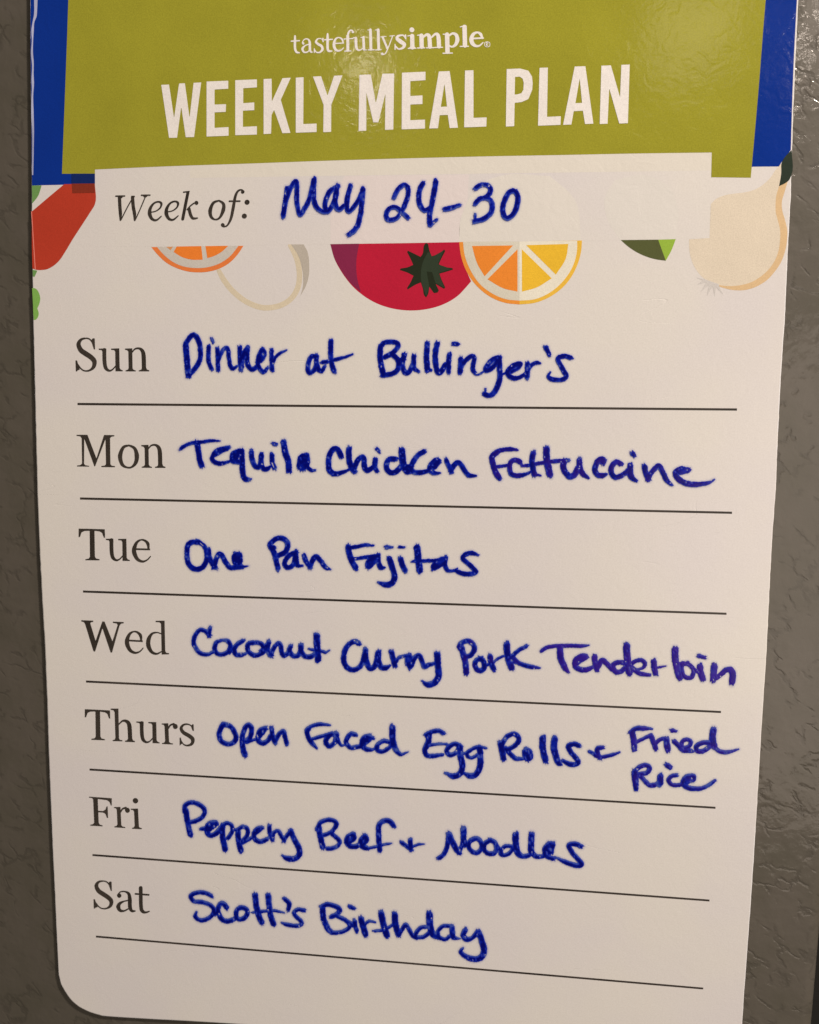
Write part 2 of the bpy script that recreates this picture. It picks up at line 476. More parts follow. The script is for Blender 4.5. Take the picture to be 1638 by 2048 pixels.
def rounded(P, limit=38.0, n=5):
    """closed outline: gentle bends become arcs, sharp ones stay corners"""
    P = [np.array(p[:2], float) for p in P]; m = len(P); tan, sharp = [], []
    for i in range(m):
        a, b = P[i] - P[i - 1], P[(i + 1) % m] - P[i]
        la, lb = max(np.hypot(*a), 1e-9), max(np.hypot(*b), 1e-9)
        ang = math.degrees(math.acos(max(-1, min(1, float(a @ b) / la / lb))))
        sharp.append(ang > limit); t = a / la * lb + b / lb * la; tan.append(t / max(np.hypot(*t), 1e-9))
    out = []
    for i in range(m):
        j = (i + 1) % m; d = P[j] - P[i]; l = np.hypot(*d)
        if sharp[i] and sharp[j] or l < 1.0: out.append(P[i]); continue
        m0 = d if sharp[i] else tan[i] * l; m1 = d if sharp[j] else tan[j] * l
        for k in range(n):
            t = k / n
            out.append((2 * t ** 3 - 3 * t * t + 1) * P[i] + (t ** 3 - 2 * t * t + t) * m0 + (-2 * t ** 3 + 3 * t * t) * P[j] + (t ** 3 - t * t) * m1)
    return out


def sheet(name, pts, layer, mat, parent, k=1.0, o=(0, 0), curve=True, **props):
    """flat printed patch with its own outline"""
    P = [(o[0] + x / k, o[1] + y / k) for x, y in pts]
    if curve: P = rounded(P)
    V = []
    for p in P:
        x, z = card_point(p[0], p[1]); V.append((x, -layer * LAYER, z))
    me = bpy.data.meshes.new(name); me.from_pydata(V, [], [list(range(len(V)))]); me.update()
    if me.polygons[0].normal.y > 0: me.flip_normals()
    return link(name, me, parent, mat, **props)


def Q(s): return [tuple(float(v) for v in t.split(',')) for t in s.split()]


# ------------------------------------------------------------------ refrigerator
fridge = link('refrigerator', None, label='grey leather-grained steel refrigerator side with a rounded edge and dark gap behind the card', category='refrigerator')
ex1, ez1 = card_point(1634, 1901); ex2, ez2 = card_point(1621, 2052)
GAP = 0.0017                                           # card face stands this far off the steel
# the free vertical edge of the side panel
dx, dz = (ex2 - ex1), (ez2 - ez1)


def edge_x(z): return ex1 + dx * (z - ez1) / dz


ztop, zbot, xl = 0.30, -0.32, -0.42
prof = [(-0.0, 0.0)]; R_ = 0.0042
V, Fc = [], []
rows = [zbot, -0.25, -0.15, -0.05, 0.05, 0.15, ztop]
for z in rows:
    xe = edge_x(z) + 0.0025
    line = [(xl, GAP)] + [(xl + (xe - R_ - xl) * t, GAP) for t in (0.25, 0.5, 0.75, 1.0)]
    for q in range(1, 9):
        a = q / 8 * math.pi / 2
        line.append((xe - R_ + R_ * math.sin(a), GAP + R_ * (1 - math.cos(a))))
    line.append((xe, GAP + 0.03))
    V += [(x, y, z) for x, y in line]; nl = len(line)
for r in range(len(rows) - 1):
    for q in range(nl - 1):
        Fc.append((r * nl + q, r * nl + q + 1, (r + 1) * nl + q + 1, (r + 1) * nl + q))
me = bpy.data.meshes.new('side_panel'); me.from_pydata(V, [], Fc); me.update()
for p in me.polygons: p.use_smooth = True
link('side_panel', me, fridge, PANEL)
# dark door gasket and door edge beyond the gap
GASK = plain('black_rubber', (0.012, 0.012, 0.011), 0.6)
V, Fc = [], []
for z in (zbot, ztop):
    xe = edge_x(z) + 0.0027
    for x, y in ((xe, GAP + 0.012), (xe + 0.006, GAP + 0.010), (xe + 0.012, GAP + 0.013), (xe + 0.018, GAP + 0.010), (xe + 0.03, GAP + 0.012)):
        V.append((x, y, z))
for q in range(4): Fc.append((q, q + 1, 5 + q + 1, 5 + q))
me = bpy.data.meshes.new('door_gasket'); me.from_pydata(V, [], Fc); me.update()
link('door_gasket', me, fridge, GASK)

# ------------------------------------------------------------------ the card
card = link('meal_plan_card', None, label='white weekly meal plan card with green header and blue handwriting on the grey refrigerator', category='meal planner')
LEFT = Q('56,-190 58,-60 60,0 60,100 61.5,200 62.5,330 63,420 64.5,540 66,640 68.5,740 71.3,860 75,1000 79.5,1110 84,1200 90,1300 94,1400 97,1500 101,1600 105,1700 109,1780 112.5,1860 115.5,1920 117,1950')
BOT = Q('118.5,1956 121.5,1968 126,1977 132,1987 139,1997 147,2005.5 158,2014 171,2021 183,2026 197,2030 215,2033.2 300,2038.5 400,2044 700,2063 1100,2089 1400,2110')
RIGHT = Q('1440,2112 1462,2104 1474,2092 1479,2080 1484.5,2048 1488,1993 1499,1846 1509,1700 1522,1480 1533.7,1300 1538.6,1193 1545.4,1066 1552,978 1555,900 1562,754 1570,637 1576,500 1581.5,400 1583,351 1584.5,293 1588,195 1592,98 1597,0 1600,-60 1606,-190')
# fine nicks along the hand-cut edges
rs = np.random.RandomState(4)


def rough_edge(pts, amp=0.35):
    out = []
    for (x1, y1), (x2, y2) in zip(pts[:-1], pts[1:]):
        n = max(1, int(math.hypot(x2 - x1, y2 - y1) / 9))
        for k in range(n):
            t = k / n; out.append((x1 + (x2 - x1) * t + rs.randn() * amp * (0.4 if n < 3 else 1), y1 + (y2 - y1) * t + rs.randn() * amp * .4))
    out.append(pts[-1]); return out


BOT = [tuple(p[:2]) for p in catmull([(x, y, 0) for x, y in BOT], n=4)]
RIGHT = [tuple(p[:2]) for p in catmull([(x, y, 0) for x, y in RIGHT[:6]], n=3)] + RIGHT[6:]
OUT = rough_edge(LEFT, .16) + rough_edge(BOT, .08) + rough_edge(RIGHT, .2)
TH = 0.00045
V = [(*card_point(x, y),) for x, y in OUT]; n = len(V)
cxm, czm = sum(v[0] for v in V) / n, sum(v[1] for v in V) / n


def inset(v, d):
    l = math.hypot(v[0] - cxm, v[1] - czm); return (v[0] - (v[0] - cxm) / l * d, v[1] - (v[1] - czm) / l * d)


front = [(a, 0.0, b) for a, b in (inset(v, 0.00028) for v in V)]
mid = [(a, 0.00012, b) for a, b in V]
back = [(a, TH, b) for a, b in V]
Fc = [list(range(n))]
for q in range(n):
    r = (q + 1) % n
    Fc.append([q, r, n + r, n + q]); Fc.append([n + q, n + r, 2 * n + r, 2 * n + q])
Fc.append([2 * n + q for q in reversed(range(n))])
me = bpy.data.meshes.new('card_board'); me.from_pydata(front + mid + back, [], Fc); me.update()
import bmesh
bm_ = bmesh.new(); bm_.from_mesh(me); bmesh.ops.recalc_face_normals(bm_, faces=bm_.faces); bm_.to_mesh(me); bm_.free()
EDGE = plain('board_edge', (0.78, 0.80, 0.84), 0.5)
me.materials.append(PAPER); me.materials.append(EDGE)
for p in me.polygons:
    if abs(p.normal.y) < 0.9: p.material_index = 1
link('card_board', me, card)
# thin magnet strip that holds the card off the steel
mx1, mz1 = card_point(200, 60); mx2, mz2 = card_point(1400, 1850)
MAG = plain('magnet_rubber', (0.03, 0.03, 0.03), 0.7)
V = [(x, y, z) for y in (TH + 0.00002, GAP) for x, z in ((mx1, mz1), (mx2, mz1), (mx2, mz2), (mx1, mz2))]
me = bpy.data.meshes.new('magnet_backing'); me.from_pydata(V, [], [(0, 1, 2, 3), (7, 6, 5, 4), (0, 4, 5, 1), (1, 5, 6, 2), (2, 6, 7, 3), (3, 7, 4, 0)]); me.update()
link('magnet_backing', me, card, MAG)

# ---- header bands
BLUE = pm('blue_print', 9, 38, 103)
GREEN = pm('olive_green_print', 131, 121, 33, vary=0.06, grain=0.10)
HALF = [(x + .6, y) for x, y in LEFT if y < 400]
sheet('blue_band', [(x + 1.2, y) for x, y in Q('56,-190 58,-60 60,0 60,100 61.5,200 62.5,330')] + Q('64,371 128,369.5 190,367 190,320 1490,300 1499,333.5 1558,333 1562,326 1573,311 1581.6,300 1584.6,195 1588.6,98 1593.8,0 1596.8,-60 1603,-190'), 1, BLUE, card, curve=False)
sheet('green_banner', Q('144,-190 138.5,-60 136.7,0 124,347.6 190,348 190,339 350,332 500,327 650,321.5 818,316.5 980,312.5 1120,310 1270,307 1423.5,305 1422.5,354.5 1501.5,355.5 1517,180 1531.4,0 1537,-60 1548,-190'), 2, GREEN, card)
# paper core showing where the left edge is torn
CORE = pm('bare_paper_core', 148, 143, 152, vary=.25)
tear = [(63.2, -190), (74, -190), (75, -30), (74.5, 18), (73, 34), (69, 44), (67.8, 60), (66.4, 82), (66, 104), (67.6, 125), (67.4, 150), (68.2, 166), (66.6, 190), (67.4, 226), (68.2, 260), (67.6, 300), (66.6, 350),
        (64.2, 350), (64.6, 300), (64.4, 262), (63.0, 240), (62.8, 205), (64.0, 180), (63.2, 160), (64.2, 130), (62.2, 108), (63.8, 80), (63.0, 60), (65.0, 46), (68.0, 30), (68.4, 0)]
sheet('torn_edge', tear, 3, CORE, card)

# ---- tinted box behind 'Week of'
BOX = PAPER
sheet('week_box', Q('190,339 350,332 500,327 650,321.5 818,316.5 980,312.5 1120,310 1270,307 1423.5,305 1419,476.5 1160,482 918,484.5 661,488.5 487,491.5 190,493'), 0.5, BOX, card)
GH = dict(vary=.01, rough=.30, grain=.03)
sheet('ghost_band', Q('380,331 500,327 650,321.5 818,316.5 980,312.5 1120,310 1270,307 1423.5,305 1422.6,341 1200,344 980,347 700,351 380,356'), 0.7, pm('ghost_yellow', 189.5, 175, 152.5, **GH), card, curve=False)
sheet('ghost_tomato', Q('661,487 661,430 668,395 684,362 690,352 938,349 935,400 920,440 918,484'), 0.9, pm('ghost_pink', 190.5, 172.5, 156.5, **GH), card, curve=False)
sheet('ghost_orange', Q('918,484 921,440 937,400 955,372 1000,352 1100,352 1150,400 1162,481'), 0.9, pm('ghost_cream', 189, 175, 154.5, **GH), card)
sheet('ghost_leaf', Q('1240,479 1215,440 1210,395 1230,360 1290,350 1340,372 1356,420 1352,478'), 0.9, pm('ghost_green', 187.5, 174.3, 155, **GH), card)

# ---- printed illustrations
A_ = dict(k=6.206, o=(40, 330))
carrot = sheet('carrot_picture', Q('150,575 350,405 550,238 930,232 930,490 870,590 760,760 650,930 560,1080 480,1195 400,1262 340,1292 280,1303 200,1300 155,1285 148,1000'), 2, pm('carrot_red', 155, 48, 29), card, **A_)
sheet('carrot_overlap', Q('645,232 930,230 930,345 650,350'), 5, pm('carrot_dark', 112, 40, 24), carrot, **A_)
sheet('band_overlap', Q('640,108 928,108 930,229 640,233'), 5, pm('band_dark', 17, 32, 72), carrot, **A_)
sheet('leaf_picture', Q('148,255 268,254 250,320 225,385 185,440 152,478'), 2, pm('leaf_green', 92, 122, 62), card, **A_)
sheet('pea_picture', Q('150,1528 185,1530 215,1552 240,1600 252,1660 240,1725 215,1782 232,1830 225,1885 200,1920 172,1925 166,1850 160,1700'), 2, pm('pea_green', 108, 142, 62), card, **A_)
sheet('stem_picture', Q('157,1300 215,1312 195,1360 178,1392 160,1380'), 1.5, MATS['leaf_green'], card, **A_)
# crease beside the carrot
sheet('edge_crease', Q('140,575 150,578 196,1290 186,1296'), 6, pm('crease_pink', 205, 110, 90), card, **A_)

B_ = dict(k=4.68, o=(290, 460))
ora = sheet('orange_slice_picture', Q('60,160 85,192 120,232 200,306 300,358 400,388 500,397 600,389 700,360 800,300 870,226 922,148'), 2, pm('orange_rim_red', 196, 102, 48), card, **B_)
sheet('rind', Q('112,158 180,235 260,298 350,338 470,356 600,346 700,312 790,252 876,148'), 3, pm('rind_grey', 172, 158, 138), ora, **B_)
for s_ in ('297,155 527,151 541,278 440,278 350,255 268,206', '566,151 780,148 720,203 650,243 584,264', '200,158 262,156 240,190'):
    sheet('segment', Q(s_), 4.2, pm('segment_orange', 200, 104, 36) if s_[0] != '2' or s_.startswith('297') else pm('segment_brown', 182, 122, 74), ora, **B_)
oni = link('onion_ring_picture', None, card)
printed('skin', [parse('52|690,378,40 740,470 820,570 930,660 1050,715 1150,728 1270,705 1370,640 1430,540,52 1447,420,52 1430,300,52 1400,220,48 1355,145,34', 290, 460, 4.68), ('P', True, [(500, 400, 0), (640, 400, 0), (640, 488.6, 0), (500, 488.6, 0)])], 1, pm('onion_skin', 182, 162, 130), oni)
sheet('skin_shade', Q('1368,135 1485,135 1520,200 1537,320 1535,420 1508,520 1455,618 1478,530 1482,440 1470,350 1435,240'), 2.5, pm('onion_shade', 158, 143, 122), oni, **B_)

C_ = dict(k=3, o=(640, 460))
tom = sheet('tomato_picture', Q('62,85 90,180 120,236 150,282 195,337 240,378 340,440 440,472 540,483 640,475 740,446 830,392 875,345 907,308 860,200 838,73 500,79'), 1, pm('tomato_red', 160, 25, 42), card, **C_)
sheet('shade', Q('62,85 235,82 219,180 222,280 245,372 195,330 150,277 118,228 90,178'), 2, pm('tomato_dark', 112, 32, 54), tom, **C_)
D_ = dict(k=8.19, o=(780, 460))
cal = sheet('calyx', Q('590,212 625,230 650,350 685,430 770,400 890,320 905,345 840,470 800,560 850,590 1025,625 1030,650 900,690 810,715 840,800 905,940 885,965 750,885 800,990 780,1025 720,1035 645,930 610,1080 590,1105 560,1070 540,970 505,860 430,890 290,975 280,950 340,850 385,750 300,705 160,655 175,630 290,610 380,570 350,500 280,360 295,340 400,390 500,440 530,400 565,240'), 2, pm('calyx_dark', 33, 36, 22), tom, **D_)
sheet('calyx_light', Q('622,360 660,385 690,440 880,335 785,560 1010,640 795,705 890,945 745,870 690,690 600,680 620,800 640,925 592,1085 515,860 505,740 515,620 545,510'), 3, pm('calyx_green', 43, 49, 33), tom, **D_)

or2 = link('orange_half_picture', None, card)
sheet('peel', Q('835,72 845,150 880,250 940,335 1020,400 1110,437 1197,447 1197,70'), 2, pm('peel_orange', 210, 120, 44), or2, **C_)
sheet('peel', Q('1197,70 1197,447 1290,437 1390,395 1480,320 1540,220 1568,120 1572,63'), 2, pm('peel_yellow', 218, 152, 52), or2, **C_)
sheet('pith', Q('858,70 868,150 905,245 960,325 1035,382 1115,415 1197,424 1197,69'), 3, pm('pith_grey', 183, 169, 143), or2, **C_)
sheet('pith', Q('1197,69 1197,424 1290,415 1380,375 1460,305 1520,210 1542,120 1543,65'), 3, pm('pith_cream', 199, 184, 156), or2, **C_)
for s_, c_ in (('912,96 1158,93 988,278 945,205', 'segment_orange2'), ('1185,116 1185,370 1100,350 1005,296', 'segment_orange2'),
               ('1211,116 1390,290 1300,345 1212,370', 'segment_yellow'), ('1237,91 1490,84 1475,170 1415,268', 'segment_yellow')):
    sheet('segment', Q(s_), 4.2, pm(c_, *((208, 112, 38) if c_.endswith('2') else (218, 152, 40))), or2, **C_)

E_ = dict(k=3.919, o=(1220, 300))
lf = sheet('green_leaf_picture', Q('85,706 378,703 437,868 350,855 230,812 140,755'), 2, pm('leaf_dark', 74, 74, 40), card, **E_)
sheet('light_half', Q('378,703 515,699 480,790 437,868'), 2, pm('leaf_light', 128, 148, 50), lf, **E_)
on2 = sheet('onion_picture', Q('620,700 780,690 790,425 830,385 870,365 920,350 990,340 1050,333 1150,303 1250,225 1310,140 1342,105 1340,190 1325,285 1303,360 1298,420 1300,490 1318,560 1332,620 1332,720 1318,800 1290,870 1230,950 1170,1000 1110,1035 1040,1056 980,1065 910,1066 850,1058 740,1010 670,930 635,850 621,770'), 1, pm('onion_body', 189, 169, 140), card, **E_)
sheet('onion_side', Q('1325,285 1395,240 1365,340 1348,400 1348,460 1372,550 1388,620 1388,700 1370,800 1340,880 1290,955 1230,1020 1190,1048 1130,1078 1060,1097 960,1097 850,1070 850,1058 910,1066 980,1065 1040,1056 1110,1035 1170,1000 1230,950 1290,870 1318,800 1332,720 1332,620 1318,560 1300,490 1298,420 1303,360'), 1.5, pm('onion_side', 186, 151, 106), on2, **E_)
sheet('roots', Q('735,1010 675,1000 725,1022 680,1058 755,1035 708,1115 775,1060 758,1145 805,1070 820,1148 830,1075 885,1130 862,1082 850,1050 790,1030'), 2.2, pm('root_grey', 176, 163, 146), on2, **E_)
sheet('onion_sprout', Q('1424,0 1390,32 1345,102 1343,180 1325,283 1370,262 1400,240 1421,200'), 3, pm('sprout_dark', 40, 45, 34), on2, **E_)

# ---- rule lines
RL = [(155, 808), (160, 997), (166, 1183), (172, 1363), (179, 1539), (185, 1710), (192, 1873)]
RR = [(1474, 819), (1464, 1025.5), (1453, 1227.5), (1442, 1424), (1431, 1615.5), (1419, 1801), (1406.5, 1977)]
RM = [(655, 810.6), (655, 1006.0), (655, 1198.0), (655, 1383.3), (655, 1564.5), (655, 1742.5), (655, 1912)]
BLACK = print_mat('rule_black', (0.040, 0.033, 0.029), rough=0.40, vary=0.5)
rule_days = ('Sun', 'Mon', 'Tue', 'Wed', 'Thurs', 'Fri', 'Sat')
for i, (a, b) in enumerate(zip(RL, RR)):
    h = 2.3 - 0.07 * i; n = 8
    pts = [(a[0] + (b[0] - a[0]) * t / n, a[1] + (b[1] - a[1]) * t / n) for t in range(n + 1)]
    sheet('rule_line', [(x, y - h) for x, y in pts] + [(x, y + h) for x, y in reversed(pts)], 1, BLACK, card)

# ------------------------------------------------------------------ printed lettering
TEXT = print_mat('black_print', (0.047, 0.040, 0.034), rough=0.40, grain=0.35, vary=0.35)
WHITE = print_mat('white_print', tint(206, 193, 176), rough=0.36, vary=.02)


def letters(name, ox, oy, k, strokes, mat, layer=6, step=0.6, **props):
    return printed(name, [parse(s, ox, oy, k) if isinstance(s, str) else s for s in strokes], layer, mat, card, step=step, **props)


WD = (300, 110, 3)
MD = (740, 110, 3)
for ch, (o, pol, hol) in zip('WEEKLYMEALPLAN', [
    (WD, '68,180 115,178 145,380 175,172 210,170 238,378 262,168 308,165 265,493 215,494 188,310 163,497 115,498', None),
    (WD, '340,160 470,155 470,203 388,208 388,298 457,296 455,342 388,345 388,438 472,433 472,485 340,490', None),
    (WD, '512,152 642,147 642,195 560,200 560,290 626,285 626,332 558,335 558,432 642,428 642,478 512,482', None),
    (WD, '682,145 730,143 732,280 795,140 845,137 785,270 843,468 795,470 745,330 730,360 727,473 682,475', None),
    (WD, '875,137 922,134 920,415 1000,412 1000,463 875,467', None),
    (WD, '978,130 1027,128 1065,245 1105,125 1155,123 1088,300 1087,462 1040,464 1042,300', None),
    (WD, '1257,120 1325,118 1355,290 1395,113 1465,112 1460,448 1410,450 1413,230 1370,405 1340,405 1298,225 1298,455 1252,457', None),
    (MD, '192,107 333,101 333,152 242,158 242,247 315,243 315,295 242,298 242,392 330,388 330,442 190,447', None),
    (MD, '413,100 478,97 528,437 478,439 467,360 418,362 408,440 355,442', '447,172 462,310 425,312'),
    (MD, '570,94 621,92 621,378 700,375 698,430 565,435', None),
    (MD, '820,85 900,82 950,95 972,130 976,170 973,210 950,265 910,283 868,288 865,428 815,430', '870,132 898,131 915,142 922,165 920,210 908,230 885,237 868,238'),
    (MD, '1017,78 1067,76 1062,372 1145,368 1143,420 1008,425', None),
    (MD, '1228,70 1292,68 1340,413 1290,415 1277,335 1222,338 1208,418 1158,420', '1258,140 1272,288 1232,290'),
    (MD, '1388,65 1445,63 1500,255 1508,60 1558,58 1547,410 1495,412 1435,200 1425,413 1378,415', None)]):
    st = ['P ' + pol] + (['-P ' + hol] if hol else [])
    letters('title_letter', *o, st, WHITE, step=0.8)

letters('logo_word', 570, 40, 7.445, [
    '36|150,240,26 150,300 150,420 172,478,34 215,490,18', '20|95,318 215,310',
    '36|272,350 273,352', '14|258,340 285,295,16 335,285,20 368,330,36 372,440,38 388,478,26 410,480,14', '16|365,360 300,385,20 262,430,38 282,478,28 330,480,20 365,450,14',
    '14|566,320 545,285,14 490,283,20 462,330,34 500,365,38 545,392,38 558,440,38 520,482,24 470,482,18 440,440,16', '18|566,275 568,325', '16|437,430 437,485',
    '38|635,210,26 635,270 635,420 652,462,36 700,465,18', '20|590,298 705,290',
    '18|750,352 872,345', '18|868,345 850,290,28 800,263,18 752,290,28 730,360,42 745,430,40 790,462,28 840,448,18 872,418,14',
    '44|935,240 936,452', '22|934,260 945,195,30 975,155,20 1005,160', '36|1010,180 1012,182', '16|880,285 1012,278', '16|890,466 982,462',
    '40|1055,272 1062,400 1088,448,28 1132,445,16 1168,410,12', '38|1168,262 1177,440', '14|1020,266 1060,262', '14|1130,262 1170,255', '14|1172,450 1215,448',
    '42|1272,150 1280,438', '14|1232,152 1280,146', '16|1240,448 1328,445',
    '42|1388,150 1396,438', '14|1345,152 1395,146', '16|1350,448 1432,445',
    '32|1455,262 1525,425', '16|1600,250 1535,420 1495,500 1450,520', '38|1448,505 1450,507', '14|1425,254 1505,247', '14|1560,242 1630,235'], WHITE, step=0.45, label='light serif word tastefully')
letters('logo_word', 780, 30, 7.445, [
    '24|232,350 215,320 180,303 120,318,36 108,355,52 160,400,62 212,440,56 195,488,36 130,508,24 85,470', '20|232,300 234,355', '18|76,440 76,515',
    '72|325,222 327,224', '64|330,315 333,485', '16|265,315 320,305', '18|272,500 385,497', '26|300,490 365,488',
    '64|468,310 472,475', '24|490,340 540,297,38 578,310,54 590,380,62 595,475,62', '24|620,335 675,287,36 712,300,54 725,370,62 730,470,62', '18|410,494 518,491', '18|545,491 655,488', '18|670,486 782,483', '16|410,305 460,298',
    '66|850,295 856,550', '16|792,290 850,285', '18|790,572 930,569', '24|880,312 930,277,32 985,300,50 1003,370,62 978,440,48 930,475,28 885,462',
    '66|1110,180 1116,455', '16|1047,180 1100,165', '18|1045,471 1168,468',
    '26|1245,352 1385,345', '28|1372,345 1350,290,46 1300,262,28 1240,290,48 1212,360,64 1225,420,62 1270,460,42 1330,460,26 1385,412,16',
    '9|1447,400 1480,412 1487,438 1480,468 1447,478 1415,466 1407,438 1415,410 1447,400', '9|1434,462 1434,415 1455,418 1458,432 1438,440 1460,462'], WHITE, step=0.45, label='bold serif word simple')

wk = (220, 340, 5.46)
letters('week_label', *wk, [
    '36|105,295 110,400 116,480 115,550,14', '13|122,545 190,410 258,290', '36|248,300 256,400 270,480 270,552,14', '13|276,548 330,430 388,292', '15|65,286 162,284', '15|345,276 438,275', '20|100,300 130,296', '18|240,290 265,290', '18|375,288 400,286',
    '12|445,462 505,448 552,410,18 562,365,26 530,347,18 480,365,20 442,420,34 435,480,42 462,535,30 510,547,20 562,505,12',
    '12|627,458 687,444 734,406,18 744,361,26 712,343,18 662,361,20 624,416,34 617,476,42 644,531,30 692,543,20 746,500,12',
    '33|852,250 826,380 796,535', '14|805,242 866,235', '15|845,432 880,392 920,362', '42|945,358 946,360', '34|865,425 882,490 908,528,28 958,525,13',
    '16|1190,335 1130,360,30 1096,440,42 1106,510,32 1150,541,16 1200,520,24 1238,440,42 1240,370,32 1190,333,16',
    '14|1462,235 1440,217,15 1400,230,22 1370,290,30 1346,420,34 1322,530,30 1282,605,18 1240,620,14', '38|1450,240 1452,238', '40|1232,600 1234,602', '17|1305,341 1420,340',
    '54|1498,352 1499,352', '54|1468,503 1469,503'], TEXT, label='italic serif words Week of')

# serif capitals and minuscules, in units of the first zoomed row
G = {
    'S': ['14|340,240 320,195,18 290,167,18 250,160,18 195,175,32 163,230,52 190,300,60 250,345,62 310,385,60 352,435,58 345,500,44 300,542,24 240,551,18 190,522,18 140,450,14',
          'P 322,170 340,158 358,162 362,295 346,292 325,225', 'P 126,425 146,425 165,500 180,535 152,545 145,558 130,558'],
    'u': ['48|472,300 475,440 490,515,44 530,548,26 570,535,18 606,495,15', 'P 405,283 497,281 497,330 450,320 440,302 405,298', 'P 553,283 652,279 657,515 670,535 694,543 694,556 606,556 603,320 590,302 553,298'],
    'n': ['P 720,283 808,279 812,520 825,538 850,545 850,557 726,557 726,545 755,535 764,515 760,320 745,302 720,298', '15|808,325 840,288,20 890,281,26 928,310,44 944,370,52 948,525,52', 'P 885,545 915,535 925,510 975,510 985,535 1012,543 1012,557 885,557'],
    'M': ['P 138,117 270,117 378,400 465,130 470,119 592,121 592,135 555,142 542,160 546,470 562,488 600,493 600,507 436,505 436,492 478,486 492,470 486,170 362,497 352,495 232,165 230,465 245,483 292,490 292,500 145,498 145,486 185,480 205,462 200,160 185,138 138,130'],
    'o': ['20|765,245 700,270,38 662,370,54 685,470,42 740,508,22 800,505,24 850,450,46 862,365,56 835,280,38 765,243,20'],
    'T': ['P 164,163 320,166 478,171 482,272 466,272 445,215 415,197 355,190 360,500 375,522 416,530 416,544 245,543 245,530 285,522 300,500 296,190 235,192 200,208 180,265 163,265'],
    'e': ['P 845,398 1022,402 1022,424 845,420', '22|1003,405 995,345,40 960,308,28 912,298,18 862,330,34 832,400,52 834,460,54 870,530,42 930,558,28 985,540,18 1026,497,14'],
    'W': ['P 196,182 340,187 340,202 312,208 305,222 368,430 448,197 475,198 570,435 632,240 622,222 575,215 575,199 706,204 706,219 672,225 655,250 565,571 548,571 450,280 362,559 342,556 240,225 225,205 196,197'],
    'd': ['14|1155,345 1105,330,16 1045,345,28 1005,410,50 1002,490,54 1040,562,38 1100,586,24 1155,560,14', 'P 1088,189 1196,187 1204,550 1215,572 1250,578 1250,592 1160,594 1152,225 1135,208 1088,205'],
    'h': ['P 428,163 522,163 529,520 540,538 570,543 570,556 451,553 451,541 475,535 485,515 475,205 460,182 428,178', '15|528,350 570,312,22 618,315,38 652,365,52 662,525,52', 'P 600,549 625,542 637,520 688,520 698,545 720,552 720,566 600,562'],
    'r': ['P 1040,341 1120,338 1130,560 1145,576 1177,581 1177,594 1045,588 1045,576 1070,570 1082,550 1074,375 1062,356 1040,354', '16|1122,400 1145,362,22 1185,348,26', '58|1203,375 1205,380'],
    's': ['14|1420,425 1400,375 1352,350,18 1300,360,26 1274,400,38 1300,448,44 1370,490,48 1413,532,48 1402,585,36 1350,606,22 1302,590,16 1262,530,12', 'P 1406,352 1424,350 1428,432 1412,430 1392,380', 'P 1255,510 1270,510 1288,580 1270,595 1262,607 1256,607'],
    'F': ['P 168,139 442,158 442,246 430,246 415,205 385,182 274,168 279,308 335,312 365,295 380,256 393,256 398,395 384,395 365,345 335,330 280,327 286,455 300,475 332,484 332,496 182,488 182,477 215,470 230,452 218,175 205,156 168,152'],
    'i': ['P 668,284 757,282 768,498 780,512 803,517 803,531 684,525 684,514 705,508 716,490 709,320 695,300 668,296', '64|725,187 727,189'],
    'a': ['52|530,305 532,308', '15|512,300 545,263,15 600,259,18 645,285,36 658,350,48 660,440,48 680,488,36 722,492,16', '14|650,362 590,375,18 540,400,36 520,440,52 542,485,38 590,490,22 640,465,15'],
    't': ['46|789,215 793,440 812,495,42 850,508,26 893,495,14', '21|726,286 885,298', '30|785,215 795,215'],
}


def place(ch, src, dst, sx=1.0, sy=1.0, m=0.0):
    def xf(x, y, w_): return dst[0] + (x - src[0]) * sx, dst[1] + (y - src[1]) * sy + (x - src[0]) * m, w_ * (sx + sy) / 2 if w_ else 0
    return (ch, xf)


rowsT = {
    'Sun': ((130, 650), ['S', 'u', 'n']),
    'Mon': ((130, 850), ['M', 'o', place('n', (720, 556), (915, 512), 1, 0.995, 0.008)]),
    'Tue': ((130, 1030), ['T', place('u', (405, 556), (490, 548), 1, 0.965, 0.015), 'e']),
    'Wed': ((130, 1210), ['W', place('e', (805, 568), (720, 580), 0.985, 0.98, 0.03), 'd']),
    'Thurs': ((150, 1390), [place('T', (163, 543), (117, 536), 0.962, 0.965, 0.025), 'h', place('u', (405, 556), (735, 568), 0.975, 0.92, 0.045), 'r', 's']),
    'Fri': ((150, 1570), ['F', place('r', (1040, 590), (468, 510), 0.985, 0.99, 0.02), 'i']),
    'Sat': ((150, 1740), [place('S', (126, 558), (222, 462), 0.94, 0.845, 0.055), 'a', 't']),
}
for word, (o, gl) in rowsT.items():
    sh = []
    for g in gl:
        ch, xf = g if isinstance(g, tuple) else (g, None)
        sh += [parse(s, o[0], o[1], 6.0, xf) for s in G[ch]]
    printed('day_name', sh, 2, TEXT, card, step=0.6, label='printed day name ' + word)

